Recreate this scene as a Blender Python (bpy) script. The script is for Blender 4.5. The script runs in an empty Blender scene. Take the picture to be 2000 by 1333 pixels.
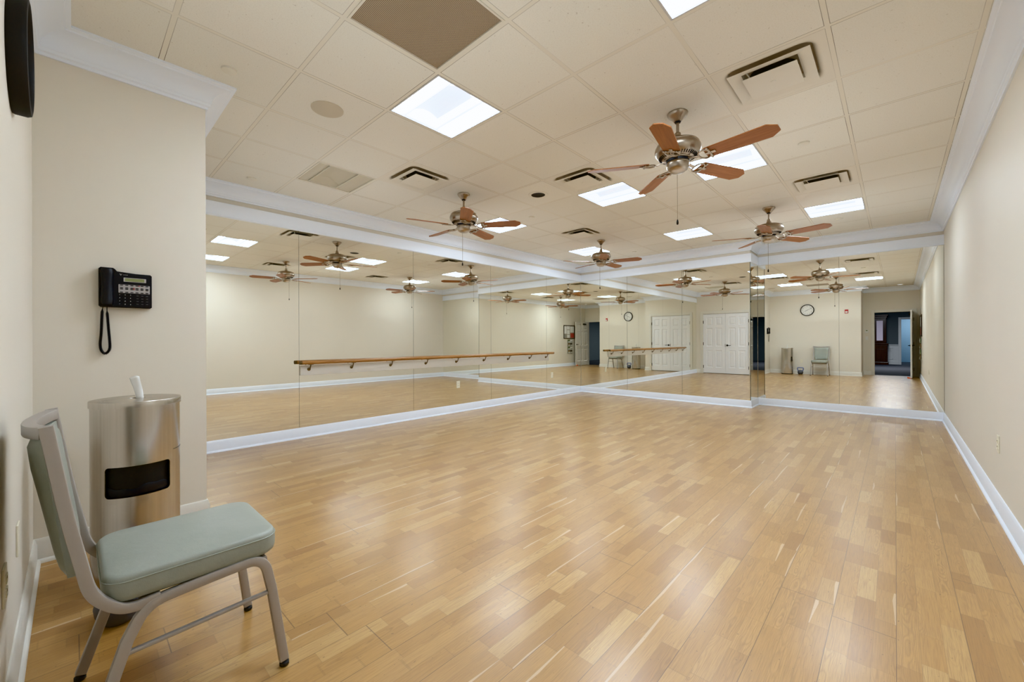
import bpy, bmesh, math, random
from mathutils import Vector, Matrix
random.seed(7)
PI = math.pi
sc = bpy.context.scene
COL = sc.collection

# ------------------------------------------------------------------ room measures (metres)
XL, XR = -5.264, 0.510          # mirror plane on the left, right wall
YB, YB2, XC = 8.062, 8.580, -1.817   # front of the mirrored pier, recessed mirror, pier corner
XP, YP, YC = -3.336, 0.615, -0.145   # phone wall, closet wall, clock wall
XA, YA = -0.840, -1.050         # alcove corner, door wall
H = 2.873
CAMZ = 1.179
MB, MT = 0.128, 2.526           # mirror bottom / top
GX, GY, T = -2.0906, 1.5905, 0.6096   # ceiling grid
MROT = -0.0029

# ------------------------------------------------------------------ materials
def mat(name, col=(.8, .8, .8), rough=.5, metal=0., spec=.5, emit=None, estr=0., coat=0., coat_r=.1, trans=0.):
    m = bpy.data.materials.new(name); m.use_nodes = True
    b = m.node_tree.nodes['Principled BSDF']
    b.inputs['Base Color'].default_value = (*col, 1)
    b.inputs['Roughness'].default_value = rough
    b.inputs['Metallic'].default_value = metal
    b.inputs['Specular IOR Level'].default_value = spec
    b.inputs['Coat Weight'].default_value = coat
    b.inputs['Coat Roughness'].default_value = coat_r
    b.inputs['Transmission Weight'].default_value = trans
    if emit:
        b.inputs['Emission Color'].default_value = (*emit, 1)
        b.inputs['Emission Strength'].default_value = estr
    return m

class NT:
    """small helper round a node tree"""
    def __init__(s, m):
        s.t = m.node_tree; s.n = s.t.nodes; s.b = s.n['Principled BSDF']
    def node(s, typ, **kw):
        n = s.n.new(typ)
        for k, v in kw.items(): setattr(n, k, v)
        return n
    def link(s, a, b): s.t.links.new(a, b)
    def math(s, op, a, b=None, c=None, clamp=False):
        n = s.n.new('ShaderNodeMath'); n.operation = op; n.use_clamp = clamp
        for i, v in enumerate((a, b, c)):
            if v is None: continue
            if isinstance(v, (int, float)): n.inputs[i].default_value = v
            else: s.link(v, n.inputs[i])
        return n.outputs[0]
    def mix(s, fac, a, b, blend='MIX'):
        n = s.n.new('ShaderNodeMix'); n.data_type = 'RGBA'; n.blend_type = blend
        for sock, v in ((n.inputs[0], fac), (n.inputs[6], a), (n.inputs[7], b)):
            if isinstance(v, (int, float)): sock.default_value = v
            elif isinstance(v, tuple): sock.default_value = (*v, 1)
            else: s.link(v, sock)
        return n.outputs[2]
    def combine(s, x, y, z=0.):
        n = s.n.new('ShaderNodeCombineXYZ')
        for i, v in enumerate((x, y, z)):
            if isinstance(v, (int, float)): n.inputs[i].default_value = v
            else: s.link(v, n.inputs[i])
        return n.outputs[0]
    def xyz(s):
        g = s.n.new('ShaderNodeNewGeometry'); p = s.n.new('ShaderNodeSeparateXYZ')
        s.link(g.outputs['Position'], p.inputs[0]); return p.outputs
    def noise(s, vec, scale, detail=2., rough=.5, dims='3D'):
        n = s.n.new('ShaderNodeTexNoise'); n.inputs['Scale'].default_value = scale
        n.inputs['Detail'].default_value = detail; n.inputs['Roughness'].default_value = rough
        if vec is not None: s.link(vec, n.inputs['Vector'])
        return n.outputs[0]
    def white(s, vec):
        n = s.n.new('ShaderNodeTexWhiteNoise'); n.noise_dimensions = '3D'; s.link(vec, n.inputs['Vector']); return n.outputs['Value']
    def ramp(s, fac, stops):
        n = s.n.new('ShaderNodeValToRGB'); e = n.color_ramp.elements
        while len(e) < len(stops): e.new(.5)
        for q, (p, c) in zip(e, stops): q.position = p; q.color = (*c, 1)
        s.link(fac, n.inputs[0]); return n.outputs[0]
    def bump(s, h, strength, dist=.01):
        n = s.n.new('ShaderNodeBump'); n.inputs['Strength'].default_value = strength; n.inputs['Distance'].default_value = dist
        s.link(h, n.inputs['Height']); s.link(n.outputs[0], s.b.inputs['Normal'])

def painted(name, col, rough=.6, var=.03, bump=.05):
    m = mat(name, col, rough); k = NT(m)
    g = k.node('ShaderNodeNewGeometry')
    n = k.noise(g.outputs['Position'], 1.3, 3.)
    c = k.mix(n, tuple(x*(1-var) for x in col), tuple(min(1, x*(1+var)) for x in col))
    k.link(c, k.b.inputs['Base Color'])
    f = k.noise(g.outputs['Position'], 260., 2.)
    k.bump(f, bump, .002)
    return m

M = {}
M['wall'] = painted('cream wall paint', (.76, .718, .632), .55)
M['trim'] = painted('bluish white trim paint', (.84, .90, 1.0), .38, .01, .0)
M['door'] = painted('door white paint', (.86, .875, .91), .38, .01, .0)
M['trimw'] = painted('warm white casing paint', (.74, .72, .66), .4, .01, .0)
M['mirror'] = mat('mirror silvering', (.955, .96, .905), .0, 1.)
M['mirror_edge'] = mat('mirror edge', (.06, .065, .05), .3)
M['nickel'] = mat('brushed nickel', (.43, .37, .305), .3, 1.)
M['dark_metal'] = mat('dark gap', (.02, .02, .025), .5)
M['steel'] = mat('brushed steel', (.66, .59, .51), .26, 1.)
M['chair_metal'] = mat('taupe powder coated steel', (.43, .40, .375), .4, .3)
M['black'] = mat('black plastic', (.012, .012, .016), .42)
M['blackm'] = mat('matt black', (.015, .014, .014), .6)
M['rubber'] = mat('dark rubber', (.03, .03, .032), .6)
M['chrome'] = mat('chrome', (.8, .8, .82), .12, 1.)
M['white'] = mat('white plastic', (.78, .78, .76), .4)
M['ivory'] = mat('ivory plastic', (.80, .76, .62), .4)
M['paper'] = mat('white paper', (.8, .8, .78), .7)
M['red'] = mat('red plastic', (.42, .03, .03), .35)
M['orange'] = mat('orange rubber', (.75, .13, .05), .6)
M['brass'] = mat('aged brass', (.20, .15, .09), .4, 1.)
M['vent'] = painted('cream vent enamel', (.78, .75, .67), .45, .01, .0)
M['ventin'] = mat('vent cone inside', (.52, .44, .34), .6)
M['bronze'] = mat('oil rubbed bronze', (.02, .017, .014), .35, .6)

def lens(name, col, s):
    m = mat(name, (.9, .9, .95), .5, emit=col, estr=s)
    try: m.cycles.emission_sampling = 'FRONT'
    except Exception: pass
    return m
LCOL = (.80, .93, 1.06)
M['lens'] = lens('lit lamp lens', LCOL, 31.)
M['lens2'] = lens('lit lamp basket', LCOL, 21.)
M['lens_soft'] = lens('half lit lamp basket', (.70, .79, .92), .80)
M['lens_n'] = lens('lit near lamp lens', LCOL, 66.)
M['lens2_n'] = lens('lit near lamp basket', LCOL, 46.)
M['lens_mid'] = lens('dim lamp basket', (.78, .87, 1.), 1.5)
M['lensoff'] = mat('unlit lamp lens', (.60, .56, .46), .35)
M['lens_rim'] = mat('lamp rim', (.62, .62, .63), .4)

def clone_tex_wood(name, dark, light, axis=0, sc_=(1.5, 30, 30), rough=.35):
    m = mat(name, light, rough); k = NT(m)
    tc = k.node('ShaderNodeTexCoord'); mp = k.node('ShaderNodeMapping')
    mp.inputs['Scale'].default_value = sc_
    k.link(tc.outputs['Object'], mp.inputs[0])
    n = k.noise(mp.outputs[0], 2.5, 5., .6)
    k.link(k.ramp(n, [(.3, dark), (.7, light)]), k.b.inputs['Base Color'])
    return m
M['blade'] = clone_tex_wood('cherry fan blade', (.24, .085, .028), (.36, .145, .052), sc_=(1.2, 22, 22))
M['rail'] = clone_tex_wood('oak rail', (.27, .125, .04), (.46, .25, .10), sc_=(30, 1.2, 30), rough=.3)
M['cabinet'] = clone_tex_wood('dark mahogany', (.022, .013, .010), (.055, .024, .018), sc_=(12, 12, 1), rough=.3)

# leather of the chair
m = mat('sage vinyl', (.30, .33, .265), .42); k = NT(m); g = k.node('ShaderNodeNewGeometry')
n1 = k.noise(g.outputs['Position'], 9., 4., .6); n2 = k.noise(g.outputs['Position'], 330., 2.)
k.link(k.mix(n1, (.28, .305, .268), (.385, .405, .36)), k.b.inputs['Base Color'])
k.link(k.math('MULTIPLY_ADD', n1, .25, .27), k.b.inputs['Roughness']); n3 = k.noise(g.outputs['Position'], 38., 3., .6)
k.bump(k.math('ADD', k.math('MULTIPLY', n2, .25), n3), .16, .004)
M['vinyl'] = m
M['vinyl_seam'] = mat('sage seam', (.17, .19, .15), .6)

# brushed steel of the bin: fine vertical streaks
m = M['steel']; k = NT(m); x, y, z = k.xyz()
v = k.combine(k.math('MULTIPLY', x, 70.), k.math('MULTIPLY', y, 70.), k.math('MULTIPLY', z, .6))
n = k.noise(v, 1., 3.)
k.link(k.mix(n, (.50, .47, .43), (.68, .645, .60)), k.b.inputs['Base Color'])
k.b.inputs['Roughness'].default_value = .2
k.b.inputs['Anisotropic'].default_value = .85
tn = k.node('ShaderNodeTangent'); tn.direction_type = 'RADIAL'; tn.axis = 'Z'
k.link(tn.outputs[0], k.b.inputs['Tangent']); k.b.inputs['Anisotropic Rotation'].default_value = .0

# wood floor: three-strip oak planks running along y
m = mat('oak strip floor', rough=.25); k = NT(m); x, y, z = k.xyz(); M['floor'] = m
SW = .0665
u = k.math('DIVIDE', x, SW); i = k.math('FLOOR', u); fu = k.math('SUBTRACT', u, i)
r1 = k.white(k.combine(i, 3.7, 0.))
ln = k.math('MULTIPLY_ADD', k.white(k.combine(i, 9.1, 2.)), .16, .27)
vv = k.math('ADD', k.math('DIVIDE', y, ln), k.math('MULTIPLY', r1, 17.3))
vv = k.math('ADD', vv, k.math('MULTIPLY', k.math('SINE', k.math('MULTIPLY_ADD', vv, 2.3, k.math('MULTIPLY', r1, 40.))), .22))
j = k.math('FLOOR', vv); fv = k.math('SUBTRACT', vv, j)
c1 = k.white(k.combine(i, j, 1.)); c2 = k.white(k.combine(i, j, 5.)); c3 = k.white(k.combine(i, j, 8.))
base = k.ramp(c1, [(0., (.355, .183, .055)), (.2, (.41, .228, .071)), (.55, (.455, .26, .083)), (.85, (.485, .287, .099)), (1., (.54, .352, .142))])
# grain: cathedral arcs from stretched, warped rings
gx = k.math('ADD', k.math('MULTIPLY', k.math('SUBTRACT', fu, k.math('MULTIPLY_ADD', c2, 1.6, -.3)), 1.0), 0.)
gy = k.math('MULTIPLY', k.math('ADD', y, k.math('MULTIPLY', c3, 40.)), 1.7)
warp = k.noise(k.combine(k.math('MULTIPLY', x, 11.), k.math('MULTIPLY', gy, 2.1), c3), 1., 2.)
ring = k.math('ADD', k.math('MULTIPLY', k.math('MULTIPLY', gx, gx), 5.5), k.math('MULTIPLY', warp, 3.2))
ring = k.math('FRACT', k.math('MULTIPLY', ring, 3.3))
ring = k.math('SMOOTH_MIN', ring, k.math('SUBTRACT', 1., ring), .1)
gr = k.math('SUBTRACT', 1., k.math('MULTIPLY', ring, 3.4), clamp=True)
fine = k.noise(k.combine(k.math('MULTIPLY', x, 420.), k.math('MULTIPLY', y, 9.), c2), 1., 3., .6)
amt = k.math('MULTIPLY', k.math('MULTIPLY', gr, .42), k.math('MULTIPLY_ADD', c3, .8, .2))
c = k.mix(amt, base, (.20, .095, .035))
c = k.mix(k.math('MULTIPLY', k.math('SUBTRACT', fine, .43, clamp=True), 2.1), c, (.26, .13, .05))
# pale sapwood slivers on the edge of a strip
fus = k.math('ABSOLUTE', k.math('SUBTRACT', fu, k.math('ROUND', c3)))
edge = k.math('ADD', k.math('MULTIPLY', k.math('ABSOLUTE', k.math('SUBTRACT', fv, c1)), .42), k.math('MULTIPLY', fus, 2.0))
sap = k.math('MULTIPLY', k.math('GREATER_THAN', c2, .90), k.math('LESS_THAN', edge, k.math('MULTIPLY_ADD', c1, .25, .22)))
c = k.mix(k.math('MULTIPLY', sap, .5), c, (.72, .57, .40))
# specks
sp = k.noise(k.combine(k.math('MULTIPLY', x, 90.), k.math('MULTIPLY', y, 55.), 0.), 1., 1.)
c = k.mix(k.math('MULTIPLY', k.math('GREATER_THAN', sp, .745), .55), c, (.10, .05, .03))
# seams: strip seams faint, plank seams (every third) darker
def near(f, w): return k.math('LESS_THAN', k.math('MINIMUM', f, k.math('SUBTRACT', 1., f)), w)
p3 = k.math('DIVIDE', u, 3.); fp = k.math('SUBTRACT', p3, k.math('FLOOR', p3))
seam = k.math('MAXIMUM', k.math('MULTIPLY', near(fu, .012), .28), k.math('MULTIPLY', near(fp, .0065), .7))
pl = k.math('FLOOR', p3); pv = k.math('ADD', k.math('DIVIDE', y, 2.2), k.math('MULTIPLY', k.white(k.combine(pl, 1.3, 6.)), 9.))
fpv = k.math('SUBTRACT', pv, k.math('FLOOR', pv))
seam = k.math('MAXIMUM', seam, k.math('MULTIPLY', near(fpv, .0009), .65))
seam = k.math('MAXIMUM', seam, k.math('MULTIPLY', near(fv, .006), .16))
c = k.mix(seam, c, (.105, .055, .03))
g = k.node('ShaderNodeNewGeometry')
wear = k.noise(g.outputs['Position'], .8, 1., .4)
c = k.mix(k.math('MULTIPLY', wear, .13), c, (.55, .43, .31))
k.link(c, k.b.inputs['Base Color'])
k.link(k.math('MULTIPLY_ADD', wear, .10, .285), k.b.inputs['Roughness'])
k.b.inputs['Specular IOR Level'].default_value = .55
k.b.inputs['Coat Weight'].default_value = .55; k.b.inputs['Coat Roughness'].default_value = .225
k.bump(k.math('SUBTRACT', fine, k.math('MULTIPLY', seam, 1.5)), .06, .002)

# ceiling: acoustic tiles in a tee grid
m = mat('ceiling tile', rough=.85); k = NT(m); x, y, z = k.xyz(); M['ceiling'] = m
def grid(v, o):
    t = k.math('DIVIDE', k.math('SUBTRACT', v, o), T); a = k.math('SUBTRACT', t, k.math('FLOOR', k.math('ADD', t, .5)))
    return k.math('MULTIPLY', k.math('ABSOLUTE', a), T), k.math('FLOOR', t)
dx, ix = grid(x, GX); dy, iy = grid(y, GY)
d = k.math('MINIMUM', dx, dy)
tee = k.math('LESS_THAN', d, .0115)
dark = k.math('MULTIPLY', k.math('GREATER_THAN', d, .0115), k.math('LESS_THAN', d, .0142))  # shadow line beside each tee, put into the tile colour
g = k.node('ShaderNodeNewGeometry')
tv = k.white(k.combine(ix, iy, 2.))
tile = k.mix(tv, (.80, .785, .725), (.84, .825, .765))
n1 = k.noise(g.outputs['Position'], 150., 3., .7); n2 = k.noise(g.outputs['Position'], 60., 2.)
tile = k.mix(k.math('MULTIPLY', k.math('SUBTRACT', n1, .5, clamp=True), 1.5), tile, (.60, .56, .48))
tile = k.mix(k.math('MULTIPLY', k.math('GREATER_THAN', n2, .73), .5), tile, (.50, .46, .39))
c = k.mix(tee, tile, (.80, .77, .69))
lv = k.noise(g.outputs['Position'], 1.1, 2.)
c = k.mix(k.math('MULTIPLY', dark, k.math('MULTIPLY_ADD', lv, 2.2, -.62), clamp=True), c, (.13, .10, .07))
k.link(c, k.b.inputs['Base Color'])
k.bump(k.math('ADD', k.math('MULTIPLY', n1, .35), k.math('MULTIPLY', tee, .6)), .25, .003)

# return air grille: fine perforated screen
m = mat('perforated brown grille', rough=.6); k = NT(m); x, y, z = k.xyz(); M['grille'] = m
def dots(v): 
    t = k.math('MULTIPLY', v, 1/.0072); return k.math('SUBTRACT', k.math('FRACT', t), .5)
a = dots(k.math('ADD', x, 10.)); b_ = dots(k.math('ADD', y, 10.))
rr = k.math('ADD', k.math('MULTIPLY', a, a), k.math('MULTIPLY', b_, b_))
hole = k.math('LESS_THAN', rr, .13)
g = k.node('ShaderNodeNewGeometry'); n = k.noise(g.outputs['Position'], 3., 3.)
rust = k.mix(n, (.50, .43, .345), (.50, .40, .285))
k.link(k.mix(hole, rust, (.11, .085, .06)), k.b.inputs['Base Color'])

M['hallwall'] = painted('slate blue hall paint', (.13, .145, .155), .6)
M['hallfloor'] = painted('charcoal carpet', (.055, .055, .065), .95, .2, .3)
M['wains'] = painted('hall wainscot white', (.60, .62, .64), .4, .01, .0)
M['blue_room'] = painted('pale blue room paint', (.32, .47, .62), .6)
M['kettle'] = mat('slate enamel', (.11, .115, .135), .45)
M['lcd'] = mat('lcd green', (.26, .29, .15), .25)
M['silver'] = mat('silver plastic', (.42, .40, .40), .4)
M['glass'] = mat('glowing cabinet glass', (.5, .45, .55), .08, 0., emit=(.42, .38, .5), estr=.25)  # panes are no lamp; a faint glow is put into the material
M['cork'] = mat('cork board', (.36, .24, .13), .8)
M['frame'] = mat('dark wood frame', (.035, .025, .02), .4)
M['face'] = mat('clock face white', (.8, .79, .75), .35)

# ------------------------------------------------------------------ mesh helpers
def obj(name, bm, material, parent=None, smooth=False, loc=None):
    me = bpy.data.meshes.new(name); bmesh.ops.recalc_face_normals(bm, faces=bm.faces); bm.to_mesh(me); bm.free()
    mats = material if isinstance(material, (list, tuple)) else [material]
    for q in mats: me.materials.append(q)
    if smooth:
        for p in me.polygons: p.use_smooth = True
        me.set_sharp_from_angle(angle=math.radians(38))
    o = bpy.data.objects.new(name, me); COL.objects.link(o)
    if parent: o.parent = parent
    if loc: o.location = loc
    return o
def tag(o, label=None, cat=None, group=None, kind=None):
    if label: o['label'] = label
    if cat: o['category'] = cat
    if group: o['group'] = group
    if kind: o['kind'] = kind
    return o
def thing(name, label, cat, loc=(0, 0, 0), rotz=0., group=None, kind=None):
    o = bpy.data.objects.new(name, None); COL.objects.link(o); o.location = loc; o.rotation_euler = (0, 0, rotz)
    o.empty_display_size = .05
    return tag(o, label, cat, group, kind)
def dup(root, loc, rotz=0., label=None, group=None):
    r = root.copy(); COL.objects.link(r); r.location = loc; r.rotation_euler = (0, 0, rotz)
    if label: r['label'] = label
    if group: r['group'] = group
    for ch in list(root.children):
        c_ = ch.copy(); COL.objects.link(c_); c_.parent = r
        for g_ in ch.children:
            d_ = g_.copy(); COL.objects.link(d_); d_.parent = c_
    return r
BM = bmesh.new
def box(bm, x0, x1, y0, y1, z0, z1, bev=0., seg=2, mi=0):
    r = bmesh.ops.create_cube(bm, size=1.)
    vs = r['verts']
    for v in vs:
        v.co = Vector((x0 + (v.co.x + .5) * (x1 - x0), y0 + (v.co.y + .5) * (y1 - y0), z0 + (v.co.z + .5) * (z1 - z0)))
    fs = list({f for v in vs for f in v.link_faces})
    for f in fs: f.material_index = mi
    if bev:
        es = list({e for v in vs for e in v.link_edges})
        bmesh.ops.bevel(bm, geom=es, offset=bev, segments=seg, affect='EDGES', profile=.5)
    return bm
def lathe(bm, prof, n=32, mtx=None, mi=0):
    """prof: list of (r, z) bottom to top, closed at the axis when r == 0"""
    rings = []
    for r, z in prof:
        if r < 1e-6: rings.append([bm.verts.new((0, 0, z))])
        else: rings.append([bm.verts.new((r * math.cos(2*PI*q/n), r * math.sin(2*PI*q/n), z)) for q in range(n)])
    for a, b in zip(rings, rings[1:]):
        for q in range(n):
            q2 = (q + 1) % n
            vs = [a[q % len(a)], a[q2 % len(a)], b[q2 % len(b)], b[q % len(b)]]
            u_ = []
            for v in vs:
                if v not in u_: u_.append(v)
            if len(u_) > 2:
                f = bm.faces.new(u_); f.material_index = mi
    if mtx is not None:
        bmesh.ops.transform(bm, matrix=mtx, verts=[v for r in rings for v in r])
    return bm
def sweep(bm, pts, section, closed=False, up=None, cap=True, scales=None):
    """sweep a 2-D section (list of (a, b)) along pts with parallel transport"""
    pts = [Vector(p) for p in pts]; n = len(pts)
    tans = []
    for q in range(n):
        a = pts[(q - 1) % n] if (closed or q > 0) else pts[q]
        b = pts[(q + 1) % n] if (closed or q < n - 1) else pts[q]
        tans.append((b - a).normalized())
    t0 = tans[0]; ref = Vector(up) if up else (Vector((0, 0, 1)) if abs(t0.z) < .9 else Vector((1, 0, 0)))
    nrm = (ref - t0 * ref.dot(t0)).normalized()
    rings = []
    for q in range(n):
        t = tans[q]
        nrm = (nrm - t * nrm.dot(t)).normalized(); bi = t.cross(nrm)
        s_ = scales[q] if scales else 1.
        rings.append([bm.verts.new(pts[q] + nrm * a * s_ + bi * b * s_) for a, b in section])
    k_ = len(section)
    for q in range(n if closed else n - 1):
        A, B = rings[q], rings[(q + 1) % n]
        for w in range(k_):
            bm.faces.new((A[w], A[(w + 1) % k_], B[(w + 1) % k_], B[w]))
    if cap and not closed:
        bm.faces.new(rings[0][::-1]); bm.faces.new(rings[-1])
    return bm
def circ(r, n=12): return [(r * math.cos(2*PI*q/n), r * math.sin(2*PI*q/n)) for q in range(n)]
def rrect(a, b, r, n=4):
    out = []
    for cx_, cy_, s0 in ((a/2 - r, b/2 - r, 0), (-a/2 + r, b/2 - r, 90), (-a/2 + r, -b/2 + r, 180), (a/2 - r, -b/2 + r, 270)):
        for q in range(n + 1):
            t = math.radians(s0 + 90 * q / n); out.append((cx_ + r * math.cos(t), cy_ + r * math.sin(t)))
    return out
def tube(bm, pts, r, n=12): return sweep(bm, pts, circ(r, n))
def fillet(pts, rad, n=6):
    pts = [Vector(p) for p in pts]; out = [pts[0]]
    for a, b, c_ in zip(pts, pts[1:], pts[2:]):
        d1, d2 = (a - b), (c_ - b); r = min(rad, d1.length * .49, d2.length * .49)
        p, s_ = b + d1.normalized() * r, b + d2.normalized() * r
        for q in range(n + 1):
            t = q / n; out.append(p * (1-t)**2 + b * 2*t*(1-t) + s_ * t**2)
    out.append(pts[-1]); return out
def prism(bm, poly, mtx, depth):
    """extrude a 2-D polygon (in local xy) by depth along local z, then transform"""
    a = [bm.verts.new(mtx @ Vector((p[0], p[1], 0))) for p in poly]
    b = [bm.verts.new(mtx @ Vector((p[0], p[1], depth))) for p in poly]
    bm.faces.new(a[::-1]); bm.faces.new(b)
    n = len(poly)
    for q in range(n): bm.faces.new((a[q], a[(q+1) % n], b[(q+1) % n], b[q]))
    return bm
def text_mesh(s, size, name='text', ext=.0006):
    cu = bpy.data.curves.new(name, 'FONT'); cu.body = s; cu.size = size; cu.align_x = 'CENTER'; cu.align_y = 'CENTER'; cu.extrude = ext
    o = bpy.data.objects.new(name, cu); COL.objects.link(o)
    bpy.context.view_layer.update()
    me = bpy.data.meshes.new_from_object(o.evaluated_get(bpy.context.evaluated_depsgraph_get()))
    bpy.data.objects.remove(o); bpy.data.curves.remove(cu)
    return me
def add_text(bm, s, size, mtx, ext=.0006):
    me = text_mesh(s, size, ext=ext); me.transform(mtx); bm.from_mesh(me); bpy.data.meshes.remove(me)

# molding: profile (n, z) swept along one wall segment with mitred ends
def molding(name, p0, p1, prof, material, prev=None, nxt=None, label='', cat='trim'):
    p0, p1 = Vector((*p0, 0)), Vector((*p1, 0)); d_ = (p1 - p0).normalized(); nn = Vector((-d_.y, d_.x, 0))   # room on the left
    def corner(p, q0, q1, q2):
        if q0 is None or q2 is None: return nn
        a = (Vector((*q1, 0)) - Vector((*q0, 0))).normalized(); b = (Vector((*q2, 0)) - Vector((*q1, 0))).normalized()
        na, nb = Vector((-a.y, a.x, 0)), Vector((-b.y, b.x, 0))
        return (na + nb) / (1 + na.dot(nb))
    m0 = corner(p0, prev, tuple(p0[:2]), tuple(p1[:2])); m1 = corner(p1, tuple(p0[:2]), tuple(p1[:2]), nxt)
    bm = BM()
    A = [bm.verts.new(p0 + m0 * n_ + Vector((0, 0, z_))) for n_, z_ in prof]
    B = [bm.verts.new(p1 + m1 * n_ + Vector((0, 0, z_))) for n_, z_ in prof]
    k_ = len(prof)
    for q in range(k_): bm.faces.new((A[q], A[(q+1) % k_], B[(q+1) % k_], B[q]))
    bm.faces.new(A[::-1]); bm.faces.new(B)
    o = obj(name, bm, material, smooth=True)
    return tag(o, label, cat, kind='structure')

# ------------------------------------------------------------------ shell
def struct(name, bm, material, label, cat):
    return tag(obj(name, bm, material), label, cat, kind='structure')
g_ = .007   # the mirrors stand this far in front of their wall
W = .12
struct('floor', box(BM(), XL - .2, XR + .2, YA - .06, YB2 + .2, -.08, 0), M['floor'], 'glossy oak strip floor of the studio', 'floor')

FIX = {}   # ceiling cells that are cut out
for cidx in ((-1, 0), (2, 0), (-4, 0), (-4, 4), (-1, 4), (1, 4), (-4, 8), (-1, 8), (2, 8)): FIX[cidx] = 'light'
for cidx in ((-3, 1), (-1, 3), (2, 2), (2, 6), (-3, 6)): FIX[cidx] = 'vent'
FIX[(0, -1)] = 'grille'
bm = BM()
def lines(o, lo, hi):
    a = [lo]; q = math.ceil((lo - o) / T)
    while o + q * T < hi - 1e-4:
        if o + q * T > lo + 1e-4: a.append(o + q * T)
        q += 1
    return a + [hi]
lx, ly = lines(GX, XL - .1, XR + .1), lines(GY, YA - .05, YB2 + .1)
vg = {}
def gv(a, b, z):
    if (a, b, z) not in vg: vg[(a, b, z)] = bm.verts.new((lx[a], ly[b], z))
    return vg[(a, b, z)]
for a in range(len(lx) - 1):
    for b in range(len(ly) - 1):
        cx_, cy_ = (lx[a] + lx[a+1]) / 2, (ly[b] + ly[b+1]) / 2
        ci = (math.floor((cx_ - GX) / T), math.floor((cy_ - GY) / T))
        if ci in FIX:
            e_ = .0128; x0_, x1_, y0_, y1_ = lx[a], lx[a+1], ly[b], ly[b+1]
            o4 = [gv(a, b, H), gv(a+1, b, H), gv(a+1, b+1, H), gv(a, b+1, H)]
            i4 = [bm.verts.new(p) for p in ((x0_ + e_, y0_ + e_, H), (x1_ - e_, y0_ + e_, H), (x1_ - e_, y1_ - e_, H), (x0_ + e_, y1_ - e_, H))]
            for q in range(4): bm.faces.new((o4[q], i4[q], i4[(q+1) % 4], o4[(q+1) % 4]))
            continue
        bm.faces.new((gv(a, b, H), gv(a, b+1, H), gv(a+1, b+1, H), gv(a+1, b, H)))
box(bm, XL - .1, XR + .1, YA - .05, YB2 + .1, H + .25, H + .30)
struct('ceiling', bm, M['ceiling'], 'cream drop ceiling of square acoustic tiles', 'ceiling')

struct('wall_left', box(BM(), XL - g_ - W, XL - g_, YP, YB + W, 0, H), M['wall'], 'cream long wall behind the mirrors and the barre', 'wall')
struct('wall_column', box(BM(), XL - g_, XC - g_, YB + g_, YB2 + .12, 0, H), M['wall'], 'wall pier that carries the three far mirrors', 'wall')
struct('wall_back', box(BM(), XC - g_, XR + W, YB2 + g_, YB2 + .12, 0, H), M['wall'], 'recessed far wall behind the right-hand mirrors', 'wall')
struct('wall_right', box(BM(), XR, XR + W, YA, YB2 + g_, 0, H), M['wall'], 'plain cream wall on the right', 'wall')
struct('wall_phone', box(BM(), XP - W, XP, YC, YP, 0, H), M['wall'], 'short cream wall that carries the black telephone', 'wall')
# closet wall with the double door opening
DX0, DX1, DH = -5.04, -3.58, 2.10
bm = BM()
box(bm, XL - g_, DX0, YP - W, YP, 0, H); box(bm, DX1, XP - W, YP - W, YP, 0, H); box(bm, DX0, DX1, YP - W, YP, DH, H)
struct('wall_closet', bm, M['wall'], 'cream wall round the white double doors', 'wall')
struct('wall_clock', box(BM(), XP - W, XA, YC - W, YC, 0, H), M['wall'], 'cream wall behind the chair, carrying the round clock', 'wall')
struct('wall_alcove', box(BM(), XA - W, XA, YA, YC - W, 0, H), M['wall'], 'short return wall of the entry alcove', 'wall')
EX0, EX1, EH = -.555, .355, 2.06
bm = BM()
box(bm, XA - W, EX0, YA - W, YA, 0, H); box(bm, EX1, XR + W, YA - W, YA, 0, H); box(bm, EX0, EX1, YA - W, YA, EH, H)
struct('wall_entry', bm, M['wall'], 'cream wall round the open entry door', 'wall')

# inner outline, room on the left hand
OUT = [(XR, YA), (XR, YB2), (XC, YB2), (XC, YB), (XL, YB), (XL, YP), (XP, YP), (XP, YC), (XA, YC), (XA, YA)]
crown = [(0, H - .147), (.012, H - .147), (.014, H - .132), (.024, H - .126), (.026, H - .112)]
for q in range(0, 9):
    t = q / 8; a = math.radians(90 * t)
    crown.append((.03 + .092 * (1 - math.cos(a)), H - .108 + .083 * math.sin(a)))
crown += [(.126, H - .018), (.146, H - .012), (.146, H), (0, H)]
basep = [(-.002, 0), (.028, 0), (.027, .012), (.021, .019), (.015, .021), (.015, .098), (.011, .108), (.010, .118), (.005, .127), (-.002, .128)]
frieze = [(-.006, MT), (.022, MT), (.024, MT + .012), (.017, MT + .016), (.017, MT + .142), (.021, MT + .149), (-.006, MT + .149)]
nO = len(OUT)
seg_names = ['right wall', 'recessed far wall', 'side of the pier', 'front of the pier', 'long mirror wall', 'closet wall', 'phone wall', 'clock wall', 'alcove return', 'entry wall']
for q in range(nO):
    a, b = OUT[q], OUT[(q+1) % nO]
    molding('trim_%d' % (q + 1), a, b, crown, M['trim'], OUT[q-1], OUT[(q+2) % nO], 'white crown moulding along the ' + seg_names[q], 'crown moulding')
for n_, q in enumerate((1, 2, 3, 4)):
    a, b = OUT[q], OUT[(q+1) % nO]
    molding('trim_%d' % (11 + n_), a, b, frieze, M['trim'], OUT[q-1] if q != 1 else None, OUT[(q+2) % nO] if q != 4 else None, 'white board above the mirrors on the ' + seg_names[q], 'trim board')
bn = ['right', 'back', 'column_side', 'column', 'left', None, 'phone', 'clock', 'alcove', None]
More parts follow.
